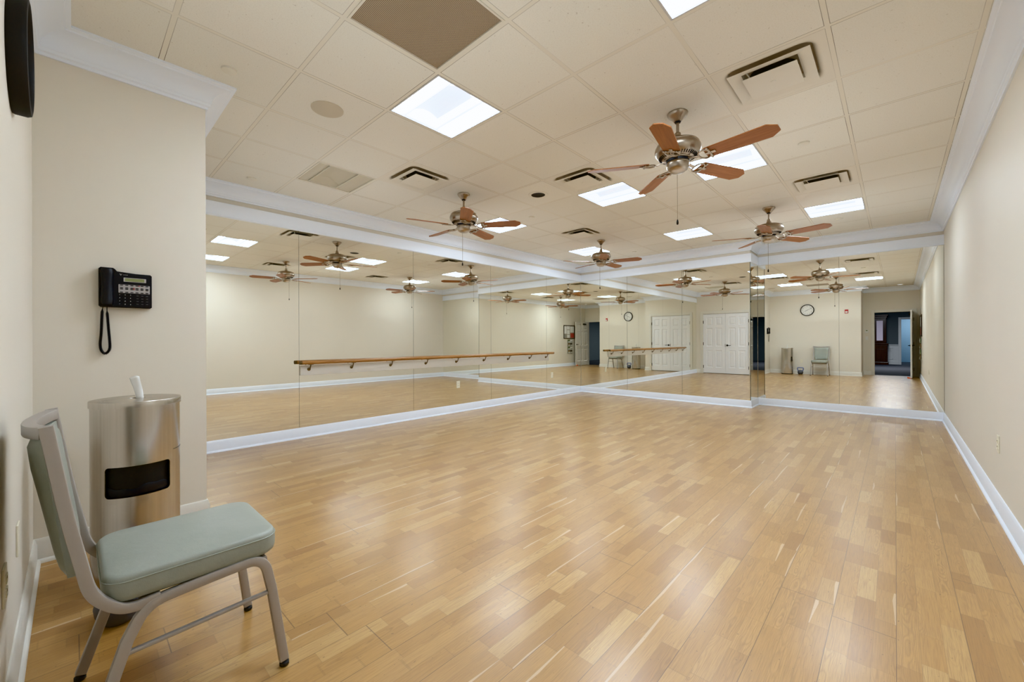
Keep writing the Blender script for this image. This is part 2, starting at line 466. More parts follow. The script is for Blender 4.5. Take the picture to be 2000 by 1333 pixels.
for q in range(nO):
    if bn[q] is None: continue
    molding('baseboard_' + bn[q], OUT[q], OUT[(q+1) % nO], basep, M['trim'] if q < 6 else M['trimw'], OUT[q-1], OUT[(q+2) % nO], 'white baseboard along the ' + seg_names[q], 'baseboard')
molding('baseboard_closet', (DX1 + .085, YP), (XP, YP), basep, M['trimw'], None, (XP, YC), 'short white baseboard between the double doors and the phone wall', 'baseboard')
molding('baseboard_closet', (XL, YP), (DX0 - .085, YP), basep, M['trimw'], (XL, YB), None, 'short white baseboard between the long mirrors and the double doors', 'baseboard')
molding('baseboard_entry', (XA, YA), (EX0 - .085, YA), basep, M['trimw'], (XA, YC), None, 'short white baseboard left of the entry door', 'baseboard')

# ------------------------------------------------------------------ mirrors
def mirror(c0, c1, ax, at, facing, label, rot=0.):
    """a thin glass panel between c0 and c1 along axis ax ('x' or 'y'), its face at 'at'"""
    e = .0016; mid = (c0 + c1) / 2; hw = (c1 - c0) / 2 - e; t = .006
    bm = BM()
    if ax == 'y': box(bm, -t if facing > 0 else 0, 0 if facing > 0 else t, -hw, hw, MB, MT)
    else: box(bm, -hw, hw, 0 if facing < 0 else -t, t if facing < 0 else 0, MB, MT)
    for f in bm.faces:
        n_ = f.normal; c_ = f.calc_center_median()
        f.material_index = 1
    bm.normal_update()
    for f in bm.faces:
        if ax == 'y' and f.normal.x * facing > .9: f.material_index = 0
        if ax == 'x' and f.normal.y * facing > .9: f.material_index = 0
    o = obj('mirror_panel', bm, [M['mirror'], M['mirror_edge']])
    o.location = (at, mid, 0) if ax == 'y' else (mid, at, 0); o.rotation_euler = (0, 0, rot)
    return tag(o, label, 'mirror')
ys = [YP + .003, 1.897, 3.532, 5.166, 6.783, YB - .002]
for q, lab in enumerate(['frameless wall mirror nearest the phone wall, left of the barre', 'frameless wall mirror behind the near end of the barre', 'frameless wall mirror behind the middle of the barre', 'frameless wall mirror behind the far end of the barre', 'frameless wall mirror between the barre end and the room corner']):
    mirror(ys[q], ys[q+1], 'y', XL, 1, lab)
xs = [XL + .004, -4.111, -2.977, XC - .004]
for q, lab in enumerate(['far wall mirror touching the room corner, first of the three on the pier', 'far wall mirror in the middle of the pier', 'far wall mirror at the outer edge of the pier, showing the white double doors']):
    mirror(xs[q], xs[q+1], 'x', YB, -1, lab, MROT)
mirror(YB + .004, YB2 - .002, 'y', XC, 1, 'narrow mirror on the side of the pier')
xs = [XC + .004, -.663, XR - .003]
for q, lab in enumerate(['recessed far mirror that shows the clock, bin and chair', 'recessed far mirror beside the right wall, showing the open door']):
    mirror(xs[q], xs[q+1], 'x', YB2, -1, lab, MROT)
o = tag(obj('trim_15', box(BM(), XC - .004, XC + .003, YB - .003, YB + .004, MB, MT), M['mirror_edge']), 'dark metal edge strip on the corner of the mirrored pier', 'trim', kind='structure')

# ------------------------------------------------------------------ ballet barre
RX, RZ = XL + .085, .922
t_ = thing('ballet_barre', 'oak ballet barre on a white board, fixed over the long mirrors', 'ballet barre', (XL, 4.38, 0))
def L(bm):  # shift room coordinates into the thing's frame
    bmesh.ops.translate(bm, verts=bm.verts, vec=(-XL, -4.38, 0)); return bm
obj('backing_board', L(box(BM(), XL + .001, XL + .020, 1.905, 6.84, .764, .888, .003)), M['trimw'], t_)
r_ = obj('rail', L(tube(BM(), [(RX, 1.90, RZ), (RX, 6.89, RZ)], .0235, 20)), M['rail'], t_, True)
for yy in (1.885, 6.895):
    obj('end_cap', L(tube(BM(), [(RX, yy - .012, RZ), (RX, yy + .012, RZ)], .0225, 20)), M['brass'], t_, True)
for yy in (2.004, 2.55, 3.13, 3.735, 4.34, 4.96, 5.58, 6.20, 6.72):
    bm = BM()
    lathe(bm, [(0, 0), (.021, 0), (.021, .004), (.012, .010), (0, .010)], 16, Matrix.Translation((XL + .020, yy, .838)) @ Matrix.Rotation(PI/2, 4, 'Y'))
    tube(bm, fillet([(XL + .026, yy, .838), (XL + .055, yy, .838), (XL + .068, yy, .868), (RX, yy, .899)], .02, 5), .0065, 10)
    box(bm, RX - .011, RX + .011, yy - .028, yy + .028, .8945, .8995, .0015)
    obj('bracket', L(bm), M['brass'], t_, True)

# ------------------------------------------------------------------ ceiling fixtures
def cellc(i_, j_): return (GX + (i_ + .5) * T, GY + (j_ + .5) * T, H)
def make_light(label, mats, lit):
    t = thing('ceiling_light', label, 'ceiling light', (0, 0, 0), group=None)
    R = T / 2 - .0135; Ri = R - .012
    bm = BM()
    for x0, x1, y0, y1 in ((-R, R, -R, -Ri), (-R, R, Ri, R), (-R, -Ri, -Ri, Ri), (Ri, R, -Ri, Ri)): box(bm, x0, x1, y0, y1, -.003, .09)
    obj('frame', bm, M['lens_rim'] if lit else M['vent'], t)
    a, b = -.165, .125
    def strip(prof, e=Ri):
        bm = BM(); A = [bm.verts.new((-e, y_, z_)) for y_, z_ in prof]; B = [bm.verts.new((e, y_, z_)) for y_, z_ in prof]
        for q in range(len(prof) - 1): bm.faces.new((A[q], A[q+1], B[q+1], B[q]))
        return bm
    near_ = [(-Ri + (a + Ri) * q / 8, .012 - .016 * math.sin(PI * q / 8) + .010 * q / 8) for q in range(9)]
    far_ = [(b + (Ri - b) * q / 8, .020 - .012 * math.sin(PI * q / 8) - .012 * q / 8) for q in range(9)]
    obj('side_lens', strip(near_), mats[0], t, True); obj('side_lens', strip(far_), mats[0], t, True)
    ec = Ri - .075
    arch = [(a + (b - a) * q / 12, .022 + .050 * math.sin(PI * q / 12)) for q in range(13)]
    n0 = strip(arch, ec)
    o_ = obj('basket', n0, [mats[1], mats[2], mats[3]], t, True)
    for p in o_.data.polygons: p.material_index = 0 if p.center.y > .085 else 2 if p.center.y > .045 else 1
    for y_ in (a, b): obj('divider', box(BM(), -Ri, Ri, y_ - .0025, y_ + .0025, .008, .020), M['lens_rim'] if lit else M['vent'], t)
    for s_ in (-1, 1):     # sloped end reflectors of the basket
        bm = BM()
        A = [bm.verts.new((s_ * ec, y_, z_)) for y_, z_ in arch]; B = [bm.verts.new((s_ * Ri, y_, .014)) for y_, z_ in arch]
        for q in range(12): bm.faces.new((A[q], A[q+1], B[q+1], B[q]))
        obj('end_reflector', bm, mats[0] if s_ > 0 else mats[1], t, True)
    obj('housing', box(BM(), -R, R, -R, R, .085, .092), M['lens_rim'] if lit else M['vent'], t)
    return t
lit = make_light('lit square troffer light right behind the nearest fan blades', (M['lens'], M['lens2'], M['lens_soft'], M['lens_mid']), True)
lit.location = cellc(1, 4)
near = make_light('lit square troffer light next to the brown return grille', (M['lens_n'], M['lens2_n'], M['lens_soft'], M['lens_mid']), True)
near.location = cellc(-1, 0)
dup(near, cellc(2, 0), 0, 'lit square troffer light cut by the top edge of the photo')
for cidx, lab in (((-1, 4), 'lit square troffer light left of the nearest fan, behind its blade tip'),
                  ((-4, 4), 'lit square troffer light behind the fan over the barre'),
                  ((-4, 8), 'lit square troffer light behind the fan at the far left corner'),
                  ((-1, 8), 'lit square troffer light between the two far fans'),
                  ((2, 8), 'lit square troffer light nearest the right wall, over the far right fan')):
    dup(lit, cellc(*cidx), 0, lab)
off = make_light('unlit square ceiling light above the long mirrors near the phone wall', (M['lensoff'],) * 4, False)
off.location = cellc(-4, 0)

def make_vent(label):
    t = thing('ceiling_vent', label, 'air vent')
    R = T / 2 - .0125
    bm = BM()
    ri = .218     # smooth outer panel curving up into a round-cornered throat
    sec = [(R, 0.), (.262, .0005), (.245, .004), (.232, .010), (.222, .024), (.218, .040)]
    rings = []
    for w, z_ in sec:
        pts = rrect(2*w, 2*w, (w - .16) if w > .17 and w < R else .004, 5)
        if w == R: pts = rrect(2*w, 2*w, .004, 5)
        rings.append([bm.verts.new((p[0], p[1], z_)) for p in pts])
    for A, B in zip(rings, rings[1:]):
        for q in range(len(A)): bm.faces.new((A[q], A[(q+1) % len(A)], B[(q+1) % len(B)], B[q]))
    obj('panel', bm, M['vent'], t, True)
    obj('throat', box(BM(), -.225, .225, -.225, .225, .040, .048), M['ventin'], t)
    bm = BM()
    def cone(w0, z0, w1, z1, thick=.0015):
        P0 = [bm.verts.new((sx * w0, sy * w0, z0)) for sx, sy in ((-1, -1), (1, -1), (1, 1), (-1, 1))]
        P1 = [bm.verts.new((sx * w1, sy * w1, z1)) for sx, sy in ((-1, -1), (1, -1), (1, 1), (-1, 1))]
        for q in range(4): bm.faces.new((P0[q], P0[(q+1) % 4], P1[(q+1) % 4], P1[q]))
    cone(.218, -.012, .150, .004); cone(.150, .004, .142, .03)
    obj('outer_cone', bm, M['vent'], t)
    obj('neck', lathe(BM(), [(.135, .03), (.12, .0395), (0, .0395)], 28), M['blackm'], t, True)
    bm = BM(); box(bm, -.146, .146, -.140, .140, -.026, -.0225, .001)
    obj('centre_plate', bm, M['vent'], t)
    bm = BM(); lathe(bm, [(0, -.029), (.014, -.0285), (.016, -.026)], 16); obj('screw_cap', bm, M['vent'], t, True)
    for sx, sy in ((1, 1), (-1, -1)): obj('hanger', tube(BM(), [(sx * .1, sy * .1, -.024), (sx * .13, sy * .13, .03)], .004, 6), M['vent'], t)
    return t
v0 = make_vent('large square air vent at the top right, nearest the camera'); v0.location = cellc(2, 2)
for cidx, lab in (((-3, 1), 'square air vent beside the unlit light, nearest the long mirrors'), ((-1, 3), 'square air vent behind the left blade of the nearest fan'),
                  ((2, 6), 'square air vent on the right above the far right fan'), ((-3, 6), 'square air vent far back in front of the corner fan')):
    dup(v0, cellc(*cidx), 0, lab)

t = thing('return_grille', 'brown perforated return air grille in the ceiling at the top edge', 'air grille', cellc(0, -1))
R = T / 2 - .012
bm = BM()
for x0, x1, y0, y1 in ((-R, R, -R, -R + .012), (-R, R, R - .012, R), (-R, -R + .012, -R + .012, R - .012), (R - .012, R, -R + .012, R - .012)): box(bm, x0, x1, y0, y1, -.004, .03)
obj('frame', bm, M['vent'], t)
obj('screen', box(BM(), -R + .01, R - .01, -R + .01, R - .01, .004, .008), M['grille'], t)

def disc(name, lab, cat, i_, j_, prof, mats, group=None):
    return tag(obj(name, lathe(BM(), prof, 32), mats, None, True, cellc(i_, j_)), lab, cat, group)
spk = [(0, -.006), (.102, -.006), (.110, -.003), (.111, .0)]
M['spk'] = mat('speaker grille', (.60, .55, .46), .8)
disc('ceiling_speaker', 'round tan ceiling speaker between the phone wall and the nearest lit light', 'speaker', -2, -1, spk, M['spk'])
disc('ceiling_speaker', 'faint round ceiling speaker in front of the far right fan', 'speaker', 1, 6, spk, M['ceiling'])
disc('ceiling_speaker', 'faint round ceiling speaker in front of the corner fan', 'speaker', -2, 6, spk, M['ceiling'])
cov = [(0, -.014), (.036, -.014), (.041, -.011), (.042, .003), (0, .003)]
for (i_, j_), lab in (((-2, -2), 'small flat sprinkler cap above the phone wall corner'), ((2, 4), 'small flat sprinkler cap right of the nearest fan'),
                      ((-5, -1), 'small flat sprinkler cap above the first long mirror'), ((-3, 4), 'small flat sprinkler cap beside the fan over the barre'),
                      ((-3, 9), 'small flat sprinkler cap near the far left corner'), ((2, 9), 'small flat sprinkler cap above the far right fan')):
    disc('ceiling_sprinkler_cap', lab, 'sprinkler cap', i_, j_, cov, M['vent'])
t = thing('recessed_downlight', 'unlit round recessed downlight with dark opening between the fans', 'downlight', cellc(-2, 3))
obj('trim_ring', lathe(BM(), [(.078, -.001), (.082, -.006), (.112, -.005), (.116, 0)], 36), M['vent'], t, True)
obj('baffle', lathe(BM(), [(.080, -.004), (.074, -.0015), (.0, -.0008)], 36), M['blackm'], t, True)
t = thing('recessed_downlight', 'small lit downlight in the entry alcove, seen only in the mirror', 'downlight', (.06, -.42, H))
obj('trim_ring', lathe(BM(), [(.060, -.001), (.064, -.006), (.082, -.005), (.086, 0)], 28), M['vent'], t, True)
obj('lens', lathe(BM(), [(0, -.003), (.06, -.003), (.062, -.001)], 28), M['lens_mid'], t, True)

# ------------------------------------------------------------------ ceiling fans
def make_fan(label):
    t = thing('ceiling_fan', label, 'ceiling fan', group=None)
    obj('canopy', lathe(BM(), [(0, -.064), (.026, -.064), (.031, -.060), (.036, -.052), (.048, -.038), (.062, -.026), (.070, -.014), (.073, -.005), (.070, 0)], 36), M['nickel'], t, True)
    obj('canopy_collar', lathe(BM(), [(.0, -.072), (.020, -.072), (.024, -.062), (0, -.062)], 24), M['dark_metal'], t, True)
    obj('downrod', lathe(BM(), [(.0105, -.20), (.0105, -.064)], 20), M['nickel'], t, True)
    obj('coupling', lathe(BM(), [(.036, -.215), (.033, -.200), (.027, -.180), (.023, -.172), (.023, -.152), (.019, -.147), (.0105, -.147)], 28), M['nickel'], t, True)
    prof = [(0, -.352), (.088, -.352), (.092, -.345), (.112, -.340), (.140, -.322), (.157, -.300), (.163, -.278), (.159, -.258), (.147, -.243), (.150, -.238), (.144, -.230), (.112, -.217), (.070, -.208), (.034, -.204), (0, -.204)]
    mo = obj('motor_housing', lathe(BM(), prof, 48), M['nickel'], t, True)
    bm = BM()
    for q in range(44):       # vent slots round the underside
        a = 2*PI*q/44
        mt = Matrix.Rotation(a, 4, 'Z') @ Matrix.Translation((.1235, 0, -.3345)) @ Matrix.Rotation(math.radians(-32), 4, 'Y')
        b2 = BM(); box(b2, -.013, .013, -.0028, .0028, -.0015, .0015); bmesh.ops.transform(b2, matrix=mt, verts=b2.verts)
        me = bpy.data.meshes.new('x'); b2.to_mesh(me); b2.free(); bm.from_mesh(me); bpy.data.meshes.remove(me)
    obj('vent_slots', bm, M['dark_metal'], mo)
    obj('flywheel', lathe(BM(), [(0, -.372), (.078, -.372), (.082, -.366), (.082, -.352), (0, -.352)], 36), M['dark_metal'], t, True)
    obj('switch_housing', lathe(BM(), [(0, -.447), (.010, -.447), (.045, -.440), (.068, -.424), (.079, -.402), (.081, -.384), (.078, -.380), (.081, -.376), (.079, -.370), (0, -.370)], 40), M['nickel'], t, True)
    ch = obj('pull_chain', tube(BM(), [(-.03, .05, -.435), (-.03, .05, -.775)], .0016, 6), M['brass'], t, True)
    obj('chain_bob', lathe(BM(), [(0, -.817), (.006, -.815), (.0085, -.805), (.007, -.790), (.0035, -.778), (0, -.775)], 14, Matrix.Translation((-.03, .05, 0))), M['bronze'], ch, True)
    for q in range(5):
        a = 2*PI*q/5
        # blade iron: arm, oval loop with scallops under the blade root
        rot = Matrix.Rotation(a, 4, 'Z'); tilt = Matrix.Rotation(a, 4, 'Z') @ Matrix.Translation((0, 0, -.372)) @ Matrix.Rotation(math.radians(-13), 4, 'X')
        bm = BM()
        sweep(bm, fillet([(.055, 0, .014), (.105, 0, .012), (.135, 0, -.002), (.165, 0, -.004)], .03, 4), rrect(.007, .026, .003, 2), up=(0, 0, 1))
        loop = [(.200 + .040 * math.cos(w), .050 * math.sin(w), -.004) for w in [2*PI*z_/20 for z_ in range(20)]]
        sweep(bm, loop, circ(.0065, 8), closed=True, up=(0, 0, 1))
        for z_ in range(7):
            yy = -.054 + .018 * z_
            lathe(bm, [(0, -.007), (.007, -.005), (.0095, 0), (.007, .003), (0, .004)], 10, Matrix.Translation((.238 - .10 * abs(yy)**1.2, yy, -.005)))
        box(bm, .205, .275, -.012, .012, -.006, -.001, .002)
        bmesh.ops.transform(bm, matrix=tilt, verts=bm.verts)
        br = obj('blade_iron', bm, M['nickel'], t, True)
        bm = BM()
        w0, w1, r0, r1 = .058, .068, .205, .66
        poly = [(r0, -w0 + .008), (r0 + .012, -w0), (r1 - .055, -w1), (r1, -w1 + .040), (r1, w1 - .040), (r1 - .055, w1), (r0 + .012, w0), (r0, w0 - .008)]
        prism(bm, poly, Matrix.Translation((0, 0, 0)), .0065)
        b_o = obj('blade', bm, M['blade'], t)
        b_o.matrix_local = tilt
    return t
FC = [(GX + 1.5*T, GY + 2.5*T), (GX - 2.5*T, GY + 2.5*T), (GX + 1.5*T, GY + 7.5*T), (GX - 2.5*T, GY + 7.5*T)]
fan = make_fan('brushed nickel ceiling fan nearest the camera, with five brown blades')
fan.location = (*FC[0], H); fan.rotation_euler = (0, 0, math.radians(-7))
for c_, ang, lab in ((FC[1], 34.4, 'brushed nickel ceiling fan over the barre, in front of the long mirrors'), (FC[2], -12, 'brushed nickel ceiling fan far right, in front of the recessed mirrors'), (FC[3], 18, 'brushed nickel ceiling fan near the far left corner')):
    dup(fan, (*c_, H), math.radians(ang), lab)

# ------------------------------------------------------------------ six panel doors
def panel_leaf(w, h, t=.035):
    """a moulded six panel leaf, x 0..w, z 0..h, y -t..0 (both faces moulded)"""
    bm = BM()
    xs_ = [0, .105, w/2 - .045, w/2 + .045, w - .105, w]
    zs_ = [0, .20, .80, .94, 1.58, 1.68, h - .115, h]
    def face(y_, sgn):
        V = {}
        def v(x_, z_, dy=0.): 
            key = (round(x_, 4), round(z_, 4), dy)
            if key not in V: V[key] = bm.verts.new((x_, y_ + dy * sgn, z_))
            return V[key]
        for a in range(5):
            for b in range(7):
                x0, x1, z0, z1 = xs_[a], xs_[a+1], zs_[b], zs_[b+1]
                if a in (1, 3) and b in (1, 3, 5):
                    prev = None
                    for ins, dep in ((0, 0.), (.014, -.011), (.032, -.011), (.058, -.003)):
                        cur = [v(x0 + ins, z0 + ins, dep), v(x1 - ins, z0 + ins, dep), v(x1 - ins, z1 - ins, dep), v(x0 + ins, z1 - ins, dep)]
                        if prev:
                            for q in range(4): bm.faces.new((prev[q], prev[(q+1) % 4], cur[(q+1) % 4], cur[q]))
                        prev = cur
                    bm.faces.new(prev)
                else: bm.faces.new((v(x0, z0), v(x1, z0), v(x1, z1), v(x0, z1)))
    face(0., 1.); face(-t, -1.)
    for x_ in (0, w): bm.faces.new([bm.verts.new(p) for p in ((x_, 0, 0), (x_, -t, 0), (x_, -t, h), (x_, 0, h))])
    for z_ in (0, h): bm.faces.new([bm.verts.new(p) for p in ((0, 0, z_), (w, 0, z_), (w, -t, z_), (0, -t, z_))])
    return bm
def lever(x_, y_, z_, sgn, out, parent, side=1):
    """door lever: rose and handle; sgn points the lever along +-x, out is the face direction in y"""
    bm = BM()
    lathe(bm, [(0, 0), (.032, 0), (.032, .006), (.022, .012), (.012, .014), (.012, .045), (0, .045)], 20, Matrix.Translation((x_, y_, z_)) @ Matrix.Rotation(-PI/2 * out, 4, 'X'))
    tube(bm, fillet([(x_, y_ + out * .04, z_), (x_ + sgn * .02, y_ + out * .047, z_), (x_ + sgn * .12, y_ + out * .045, z_ - .004)], .015, 4), .009, 10)
    return obj('handle', bm, M['bronze'], parent, True)
LW = (DX1 - DX0 - .012) / 2
for nm, x0, lab, hingex in (('door_1', DX0 + .004, 'left leaf of the white six panel double closet doors', 0.), ('door_2', DX0 + .008 + LW, 'right leaf of the white six panel double closet doors with lever handle', LW)):
    o = tag(obj(nm, panel_leaf(LW, DH - .022), M['door'], None, False, (x0, YP - .02, .014)), lab, 'door', kind='structure')
    for z_ in (.22, 1.03, 1.80):
        obj('hinge', box(BM(), hingex - .004 if hingex < .1 else hingex - .016, hingex + .016 if hingex < .1 else hingex + .004, -.002, .012, z_ - .052, z_ + .052), M['bronze'], o)
    if nm == 'door_2':
        lever(.055, 0., .975, 1, 1, o)
    else:
        obj('strike_plate', box(BM(), LW - .012, LW - .001, -.001, .003, .93, 1.02), M['bronze'], o)
def casing(name, x0, x1, h, y_, label, both=False):
    bm = BM(); w = .085
    for a, b in ((x0 - w, x0), (x1, x1 + w)): box(bm, a, b, y_, y_ + .018, 0, h + w, .004)
    box(bm, x0, x1, y_, y_ + .018, h, h + w, .004)
    for a, b in ((x0 - .001, x0 + .003), (x1 - .003, x1 + .001)): box(bm, a, b, y_ - W, y_, 0, h)
    box(bm, x0, x1, y_ - W, y_, h - .003, h + .001)
    return tag(obj(name, bm, M['trimw']), label, 'door casing', kind='structure')
casing('trim_16', DX0, DX1, DH, YP, 'white casing round the double closet doors')
casing('trim_17', EX0, EX1, EH, YA, 'white casing round the open entry doorway')
struct('closet_dark_sheet', box(BM(), DX0 - .1, DX1 + .1, YP - W - .03, YP - W - .01, 0, DH + .1), M['blackm'], 'black sheet standing in for closet darkness behind the double doors', 'wall')  # matt black sheet in place of the shade inside the closet
# open entry door, hinged on the right jamb, swung into the room
o = tag(obj('door_3', panel_leaf(.90, EH - .02), M['trimw'], None, False, (EX1 - .03, YA + .022, .012)), 'white six panel entry door standing open into the room', 'door', kind='structure')
o.rotation_euler = (0, 0, math.radians(93))
lever(.835, 0., .975, -1, 1, o); lever(.835, -.035, .975, -1, -1, o)
for z_ in (.22, 1.03, 1.80): obj('hinge', box(BM(), -.008, .008, -.045, -.030, z_ - .05, z_ + .05), M['bronze'], o)
obj('door_closer', box(BM(), .25, .50, .0, .05, 1.90, 1.97, .006), M['bronze'], o)
bm = BM(); poly = [(0, 0), (.11, 0), (0, .045)]
prism(bm, poly, Matrix.Translation((EX1 - .145, YA + .905, 0)) @ Matrix.Rotation(PI/2, 4, 'X'), .04)
tag(obj('door_stop', bm, M['orange']), 'small orange wedge on the floor at the open entry door', 'door stop')

# ------------------------------------------------------------------ the hall seen through the doorway
HY = -9.3
struct('floor_hall', box(BM(), -3.2, 2.6, -12.4, YA - .06, -.08, -.001), M['hallfloor'], 'charcoal carpet of the hall beyond the entry door', 'floor')
struct('ceiling_hall', box(BM(), -3.2, 2.6, -12.4, YA - W, 2.75, 2.8), M['hallwall'], 'dim hall ceiling beyond the entry door', 'ceiling')
FX0, FX1 = .10, 1.15
bm = BM()
box(bm, -3.2, FX0, HY - .1, HY, 0, 2.75); box(bm, FX1, 2.6, HY - .1, HY, 0, 2.75); box(bm, FX0, FX1, HY - .1, HY, 2.1, 2.75)
struct('wall_hall', bm, M['hallwall'], 'slate blue far wall of the hall', 'wall')
struct('wall_hall_left', box(BM(), -3.3, -3.2, -12.4, YA - W, 0, 2.75), M['hallwall'], 'slate blue left wall of the hall', 'wall')
struct('wall_hall_right', box(BM(), 2.6, 2.7, -12.4, YA - W, 0, 2.75), M['hallwall'], 'slate blue right wall of the hall', 'wall')
struct('wall_blue_room', box(BM(), -3.2, 2.6, -12.5, -12.4, 0, 2.75), M['blue_room'], 'pale blue wall of the room beyond the hall', 'wall')
bm = BM()
box(bm, -3.2, FX0 - .1, HY, HY + .02, 0, .88); box(bm, -3.2, FX0 - .1, HY, HY + .05, .88, .93, .006); box(bm, -3.2, FX0 - .1, HY, HY + .035, 0, .15)
for q in range(4):
    xa = FX0 - .16 - .62 * (q + 1) + .0
    for a, b, c_, d_ in ((xa, xa + .50, .24, .26), (xa, xa + .50, .76, .78), (xa, xa + .02, .24, .78), (xa + .48, xa + .50, .24, .78)): box(bm, a, b, HY + .02, HY + .034, c_, d_, .003)
tag(obj('trim_18', bm, M['wains']), 'white panelled wainscot on the far wall of the hall', 'wainscot', kind='structure')
bm = BM()
for a, b in ((FX0 - .1, FX0), (FX1, FX1 + .1)): box(bm, a, b, HY, HY + .03, 0, 2.2, .005)
box(bm, FX0, FX1, HY, HY + .03, 2.1, 2.2, .005)
tag(obj('trim_19', bm, M['wains']), 'white casing round the far doorway of the hall', 'door casing', kind='structure')
# dark china cabinet
t = thing('china_cabinet', 'tall dark mahogany china cabinet in the hall, seen through the doorway', 'cabinet', (-.86, HY + .32, 0))
obj('base_cabinet', box(BM(), -.50, .50, -.24, .26, 0, .95, .01), M['cabinet'], t)
obj('base_moulding', box(BM(), -.53, .53, -.26, .29, 0, .12, .012), M['cabinet'], t)
obj('waist_moulding', box(BM(), -.53, .53, -.25, .29, .93, .99, .012), M['cabinet'], t)
obj('upper_cabinet', box(BM(), -.46, .46, -.24, .12, .99, 2.2, .008), M['cabinet'], t)
bm = BM(); box(bm, -.49, .49, -.25, .15, 2.18, 2.26, .012); box(bm, -.53, .53, -.26, .19, 2.26, 2.34, .02)
obj('cornice', bm, M['cabinet'], t)
for s_ in (-1, 1):
    d_ = obj('glass_door', box(BM(), min(s_ * .02, s_ * .44), max(s_ * .02, s_ * .44), .12, .145, 1.03, 2.16, .006), M['cabinet'], t)
    obj('pane', box(BM(), min(s_ * .12, s_ * .34), max(s_ * .12, s_ * .34), .146, .150, 1.12, 2.05), M['glass'], d_)
    d_ = obj('lower_door', box(BM(), min(s_ * .02, s_ * .47), max(s_ * .02, s_ * .47), .26, .285, .15, .90, .006), M['cabinet'], t)
    bm = BM(); box(bm, min(s_ * .09, s_ * .40), max(s_ * .09, s_ * .40), .286, .294, .24, .72, .006); obj('raised_panel', bm, M['cabinet'], d_)

# ------------------------------------------------------------------ foreground: banquet chair
CX = -1.845
t = thing('banquet_chair', 'taupe metal banquet chair with sage green vinyl seat and back', 'chair', (CX, .25, 0))
OFF = Vector((CX, .25, 0))
def C_(pts): return [Vector(p) - Vector((0, .25, 0)) for p in pts]
SEC = rrect(.024, .031, .005, 2)
for s_ in (-1, 1):
    xr, xf = s_ * .207, s_ * .224
    # seat rail with the two bends
    rail = fillet([(xr + s_*.004, .106, .300), (xr, .152, .392), (xr, .300, .404), (xr, .468, .412), (xr + s_*.004, .490, .300)], .075, 8)
    obj('seat_rail', sweep(BM(), C_(rail), SEC, up=(1, 0, 0)), M['chair_metal'], t, True)
    lg = obj('leg', sweep(BM(), C_([(xr + s_*.004, .490, .304), (xf, .528, .022)]), SEC, up=(1, 0, 0)), M['chair_metal'], t, True)
    def glide(x_, y_, par):
        g1 = lathe(BM(), [(0, 0), (.013, 0), (.016, .004), (.016, .013), (.009, .018), (.009, .03), (0, .03)], 18, Matrix.Translation((x_, y_ - .25, 0)))
        obj('foot_glide', g1, M['rubber'], par, True)
    glide(xf, .529, lg)
    lg = obj('leg', sweep(BM(), C_([(xr + s_*.004, .108, .304), (xf, .018, .022)]), SEC, up=(1, 0, 0)), M['chair_metal'], t, True)
    glide(xf, .016, lg)
    obj('stretcher', sweep(BM(), C_([(xr + s_*.005, .100, .268), (xr + s_*.006, .486, .284)]), rrect(.016, .012, .003, 2), up=(1, 0, 0)), M['chair_metal'], t, True)
    # uprights: from under the seat up to the crest
    up_ = fillet([(xr - s_*.002, .185, .402), (xr - s_*.002, .105, .392), (xr - s_*.002, .035, .46), (xr - s_*.0, -.011, .70), (xr + s_*.006, -.0485, .956)], .075, 8)
    obj('back_upright', sweep(BM(), C_(up_), rrect(.024, .029, .004, 2), up=(1, 0, 0)), M['chair_metal'], t, True)
for yy, zz in ((.47, .398), (.15, .384)):
    obj('cross_bar', sweep(BM(), C_([(-.205, yy, zz), (.205, yy, zz)]), rrect(.02, .02, .004, 2)), M['chair_metal'], t, True)
# crest rail, curved back in the middle
cr = []
for q in range(21):
    a = -1 + 2 * q / 20
    cr.append((a * .204, -.0475 - .040 * (1 - a * a), .938 - .008 * (1 - a*a)))
obj('crest_rail', sweep(BM(), C_(cr), rrect(.034, .030, .004, 2), up=(0, 0, 1)), M['chair_metal'], t, True)
# seat cushion: rounded slab, slightly crowned
def cushion(outline, z0, z1, crown_=.012, rim=.02):
    bm = BM(); n_ = len(outline); rings = []
    cx_ = sum(p[0] for p in outline) / n_; cy_ = sum(p[1] for p in outline) / n_
    steps = [(.965, z0), (.99, z0 + .006), (1., z0 + .018), (1.004, z0 + .035), (1., z1 - rim), (.994, z1 - rim * .5), (.982, z1 - rim * .2), (.965, z1 - rim * .02), (.935, z1 + crown_ * .12), (.88, z1 + crown_ * .32), (.78, z1 + crown_ * .55), (.6, z1 + crown_ * .8), (.4, z1 + crown_ * .94), (.2, z1 + crown_)]
    for s_, z_ in steps: rings.append([bm.verts.new((cx_ + (x_ - cx_) * s_, cy_ + (y_ - cy_) * s_, z_)) for x_, y_ in outline])
    for A, B in zip(rings, rings[1:]):
        for q in range(n_): bm.faces.new((A[q], A[(q+1) % n_], B[(q+1) % n_], B[q]))
    bm.faces.new(rings[0][::-1]); bm.faces.new(rings[-1])
    return bm
so = [(x_, y_ + .287 - .25) for x_, y_ in rrect(.430, .462, .062, 8)]
seat = obj('seat', cushion(so, .419, .494, .014), M['vinyl'], t, True)
pip = [((x_) * 1.001, (y_ - .037) * 1.001 + .037, .478) for x_, y_ in so]
obj('piping', sweep(BM(), pip, circ(.0018, 6), closed=True, up=(0, 0, 1)), M['vinyl'], seat, True)
obj('seat_pan', box(BM(), -.19, .19, .09 - .25, .47 - .25, .408, .425, .004), M['blackm'], t)
